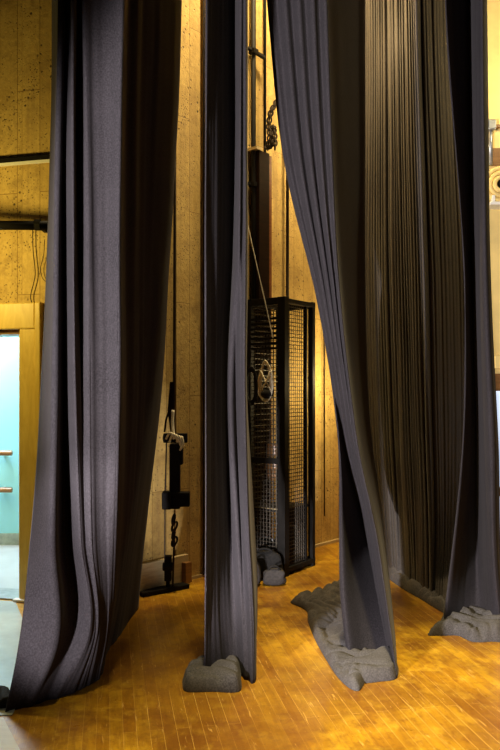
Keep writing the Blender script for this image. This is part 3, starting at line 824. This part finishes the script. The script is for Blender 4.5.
# soft bags on the floor in front of the cage
def soft_bag(name, c, size, rotz, mat, label, seed, sag=.25):
    e = empty(name, (c.x, c.y, 0), label=label, cat='bag')
    bm = bmesh.new()
    bmesh.ops.create_cube(bm, size=1.0)
    bmesh.ops.subdivide_edges(bm, edges=bm.edges, cuts=7, use_grid_fill=True)
    R = Matrix.Rotation(rotz, 3, 'Z')
    for v in bm.verts:
        p = v.co * 2
        q = p / max(1e-6, (abs(p.x) ** 4 + abs(p.y) ** 4 + abs(p.z) ** 4) ** .25) * max(abs(p.x), abs(p.y), abs(p.z))
        w = noise.noise(Vector((q.x * 1.6 + seed, q.y * 1.6, q.z * 1.6))) * .16 + noise.noise(Vector((q.x * 4 + seed, q.y * 4, q.z * 3))) * .06
        q = q * (1 + w)
        tz = max(0.0, (q.z + 1) / 2)
        q.x *= 1 - .25 * tz ** 2; q.y *= 1 - .3 * tz ** 2
        q = R @ Vector((q.x * size[0] / 2, q.y * size[1] / 2, 0)) + Vector((0, 0, max(.003, tz * size[2])))
        v.co = q + Vector((c.x, c.y, 0))
    link('body', bm, M[mat], e, smooth=True)
    bm = bmesh.new()
    a = Vector((c.x, c.y, size[2] * .95)); t = R @ Vector((1, 0, 0))
    tube(bm, smooth_pts([a - t * size[0] * .3 - Vector((0, 0, .02)), a - t * size[0] * .12 + Vector((0, -.03, .03)), a + t * size[0] * .12 + Vector((0, -.03, .03)), a + t * size[0] * .3 - Vector((0, 0, .02))], 6), .009, 6)
    link('strap', bm, M['blackbag'], e, smooth=True)
    return e
soft_bag('cloth_bag', fl(274, 584.5), (.2, .12, .13), .1, 'bag', 'low grey cloth bag on the floor in front of the wire cage', 3.0)
soft_bag('cloth_bag', fl(254, 585), (.12, .13, .19), -.2, 'bag', 'slumped grey cloth bag between the narrow curtain and the cage', 8.0)
soft_bag('duffel_bag', fl(264, 579), (.32, .12, .24), .1, 'blackbag', 'black duffel bag leaning on the cage front behind the grey bags', 5.0)

# ------------------------------------------------------------------ fittings on the left wall
dp = 5.45
pp = empty('steam_pipe', at(20, dp, hz(225, dp)), label='thick dark horizontal pipe across the left wall above the doorway', cat='pipe')
bm = bmesh.new(); z = hz(225, dp); tube(bm, [at(-120, dp, z), at(84, dp, z - .004)], .034, 16); link('pipe', bm, M['blackmetal'], pp, smooth=True)
for x in (-60, 38):
    bm = bmesh.new(); a = at(x, dp, z); w = lp(lw(x), 0, z)
    bar(bm, a, Vector((a.x, w.y - .004, z)), .025); tube(bm, [a + Vector((-.02, 0, 0)), a + Vector((.02, 0, 0))], .041, 16); link('bracket', bm, M['blackmetal'], pp)
pr = empty('batten_rail', lp(lw(20), .05, hz(160, 5.6)), label='slim rail with a white strip as highlight along its underside, highest on the left wall', cat='rail')
z = hz(159.5, 5.66)
bm = bmesh.new(); bar(bm, lp(lw(-60), .03, z), lp(lw(84), .03, z), .034, .034); link('bar', bm, M['blackmetal'], pr)
bm = bmesh.new(); bar(bm, lp(lw(-60), .04, z - .026), lp(lw(84), .04, z - .026), .02, .02); link('rail_highlight', bm, M['white'], pr)  # white strip added for the highlight under the rail
bm = bmesh.new()
tube(bm, smooth_pts([lp(lw(x), .02, hz(y, 5.66)) for x, y in ((34, 226), (34.5, 250), (36.5, 275), (32, 296), (35, 308), (34, 320), (29.5, 327))], 6), .0035, 6)
tag(link('loose_wire', bm, M['cable'], smooth=True), 'thin black wire wavering down the left wall to the door frame corner', 'wire')
bm = bmesh.new()
tube(bm, smooth_pts([lp(lw(x), .02, hz(y, 5.66)) for x, y in ((46, 240), (45, 256), (42, 268), (43, 276), (46, 281), (52, 284))], 6), .0025, 6)
tag(link('loose_wire', bm, M['cable'], smooth=True), 'short looped black wire on the left wall, tucked at the curtain edge', 'wire')

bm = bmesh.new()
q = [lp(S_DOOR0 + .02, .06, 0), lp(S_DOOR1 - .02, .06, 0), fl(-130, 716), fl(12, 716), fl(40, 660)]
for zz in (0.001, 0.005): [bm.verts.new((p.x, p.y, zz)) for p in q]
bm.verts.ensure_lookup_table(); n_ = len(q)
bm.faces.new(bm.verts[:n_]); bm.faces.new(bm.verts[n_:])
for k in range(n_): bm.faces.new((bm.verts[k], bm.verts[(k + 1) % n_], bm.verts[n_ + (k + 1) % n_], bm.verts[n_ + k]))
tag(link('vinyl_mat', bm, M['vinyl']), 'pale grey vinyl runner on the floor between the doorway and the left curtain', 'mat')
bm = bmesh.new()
q = [fl(3, 719), fl(22, 756), fl(-90, 790), fl(-110, 722)]  # pale sheet for door-lit floor, diagonal edge on the curtain's shadow line
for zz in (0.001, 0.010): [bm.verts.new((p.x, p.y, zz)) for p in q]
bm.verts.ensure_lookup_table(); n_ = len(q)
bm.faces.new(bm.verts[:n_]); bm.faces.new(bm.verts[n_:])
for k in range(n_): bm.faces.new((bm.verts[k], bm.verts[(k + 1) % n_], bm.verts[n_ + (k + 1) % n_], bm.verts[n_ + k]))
tag(link('doorlit_floor_patch', bm, M['doorlit']), 'pale flat sheet added as the patch of floor lit from the doorway, front left', 'board')

# black cable end by the foot of the left curtain
bm = bmesh.new(); tube(bm, smooth_pts([fl(-30, 700) + Vector((0, 0, .03)), fl(-8, 701) + Vector((0, 0, .04)), fl(3, 700) + Vector((0, 0, .035)), fl(6, 709) + Vector((0, 0, .02))], 5), .035, 10)
tag(link('rolled_black_cloth', bm, M['blackbag'], smooth=True), 'roll of black cloth on the floor at the left curtain foot', 'cloth')

# ------------------------------------------------------------------ fittings on the right wall
def rp(x, y, d=RY - .12): return at(x, d, hz(y, d))
sh = empty('wall_shelf', rp(496, 204), label='narrow cream wall shelf with a brown board put in for a shaded opening, right of the curtains', cat='shelf')
bm = bmesh.new(); box(bm, rp(496, 205) + Vector((.22, .02, 0)), (.6, .2, .03)); link('board', bm, M['white'], sh, bevel=.004)
bm = bmesh.new(); box(bm, rp(496, 154) + Vector((.22, .10, 0)), (.6, .03, .17)); link('shaded_opening', bm, M['brownwood'], sh)  # brown board standing in for an opening that is dark with shadow
bm = bmesh.new(); box(bm, rp(496, 123) + Vector((.22, .09, 0)), (.6, .04, .022)); link('top_edge', bm, M['brownwood'], sh)
hc = empty('coiled_hose', rp(500, 202), label='coil of pale hose with a dark centre on the wall shelf', cat='hose')
bm = bmesh.new()
for k in range(3):
    R_ = .155 - .045 * k
    tube(bm, [rp(501.5, 184, RY - .14 - .02 * k) + Vector((math.sin(a) * R_, 0, math.cos(a) * R_)) for a in [2 * math.pi * i / 36 for i in range(36)]], .022, 8, closed=True)
link('coil', bm, M['cream'], hc, smooth=True)
bm = bmesh.new(); tube(bm, [rp(501.5, 184, RY - .10), rp(501.5, 184, RY - .13)], .10, 24); link('core', bm, M['blackbag'], hc)
bm = bmesh.new(); box(bm, rp(492, 200) + Vector((0, -.03, 0)), (.03, .05, .07)); tag(link('small_box', bm, M['white'], bevel=.004), 'small white box at the left end of the wall shelf', 'box')
cd = empty('wall_conduit', rp(490, 150), label='grey metal conduit with a round top bracket beside the wall shelf', cat='pipe')
bm = bmesh.new(); tube(bm, [rp(490.3, 165, RY - .05), rp(490.3, 120, RY - .05)], .022, 12); link('pipe', bm, M['greymetal'], cd, smooth=True)
bm = bmesh.new(); box(bm, rp(490.8, 126, RY - .05), (.08, .1, .10)); link('bracket', bm, M['greymetal'], cd, bevel=.01)
bm = bmesh.new(); box(bm, rp(497, 362) + Vector((.05, .06, 0)), (.14, .12, .13)); tag(link('junction_box', bm, M['cream'], bevel=.008), 'yellow junction box on the wall just above the window', 'box')

# ------------------------------------------------------------------ lights
def area(name, loc, target, power, col, size, sy=None, spread=180):
    l = bpy.data.lights.new(name, 'AREA'); l.energy = power; l.color = col; l.size = size
    if sy: l.shape = 'RECTANGLE'; l.size_y = sy
    l.spread = math.radians(spread)
    o = bpy.data.objects.new(name, l); COL.objects.link(o); o.location = loc
    o.rotation_euler = (Vector(target) - Vector(loc)).to_track_quat('-Z', 'Y').to_euler()
    return o
def point(name, loc, power, col, r=.1):
    l = bpy.data.lights.new(name, 'POINT'); l.energy = power; l.color = col; l.shadow_soft_size = r
    o = bpy.data.objects.new(name, l); COL.objects.link(o); o.location = loc
    return o
def spot(name, loc, target, power, col, deg, blend, r):
    l = bpy.data.lights.new(name, 'SPOT'); l.energy = power; l.color = col; l.shadow_soft_size = r
    l.spot_size = math.radians(deg); l.spot_blend = blend
    o = bpy.data.objects.new(name, l); COL.objects.link(o); o.location = loc
    o.rotation_euler = (Vector(target) - Vector(loc)).to_track_quat('-Z', 'Y').to_euler()
    return o
def aim(name, K, az, el, power, col, deg, blend, r):
    az, el = math.radians(az), math.radians(el)
    return spot(name, K, Vector(K) + Vector((math.sin(az), math.cos(az), math.tan(el))), power, col, deg, blend, r)
aim('stage_front_light', (-2.05, 0.35, 1.45), 42, 8, 2300, (1.0, 0.95, 0.955), 62, .25, .12)
aim('curtain_foot_fill', (-2.05, 0.35, 0.32), 19.5, 5, 1500, (1.0, 0.94, 0.96), 20, .5, .08)  # low spot added, fixture unseen, to brighten the left curtain's foot
point('backstage_lamp', (0.82, 6.0, 4.5), 24, (1.0, 0.76, 0.40), .10)
point('backstage_top_lamp', (0.4, 6.2, 6.6), 900, (1.0, 0.77, 0.40), .15)
point('added_wall_wash', (1.03, 7.28, 1.7), 33, (1.0, 0.78, 0.38), .08)  # this and the next added, hidden behind curtains, to brighten the back wall
point('added_wall_wash', (1.03, 7.28, 4.0), 52, (1.0, 0.78, 0.38), .08)
spot('fly_tower_work_light', (0.4, 2.8, 16), (1.45, 3.0, 0), 18500, (1.0, 0.82, 0.42), 19.5, .9, .4)
point('wall_lamp', (-2.5, 4.95, 2.55), 72, (1.0, 0.75, 0.19), .1)
area('studio_daylight', (-3.0, 7.3, 2.6), (-1.7, 5.2, 0), 150, (0.88, 0.96, 1.0), 1.0)
point('right_wall_lamp', (3.0, 6.6, 4.6), 65, (1.0, 0.80, 0.42), .15)

w = bpy.data.worlds.new('theatre_dark'); S.world = w; w.use_nodes = True
w.node_tree.nodes['Background'].inputs[0].default_value = (0.9, 0.85, 0.8, 1)
w.node_tree.nodes['Background'].inputs[1].default_value = 0.012

# ------------------------------------------------------------------ camera
cam = bpy.data.cameras.new('camera'); co = bpy.data.objects.new('camera', cam); COL.objects.link(co)
co.location = (0, 0, EYE); co.rotation_euler = (math.pi / 2, 0, 0)
cam.sensor_fit = 'HORIZONTAL'; cam.sensor_width = 36; cam.lens = F * 36 / 500; cam.shift_y = (HOR - 375) / 500.0
cam.clip_start = .05
S.camera = co
S.view_settings.view_transform = 'Standard'; S.view_settings.look = 'None'
S.view_settings.exposure = 0.0; S.view_settings.gamma = 1.0; S.view_settings.use_curve_mapping = False
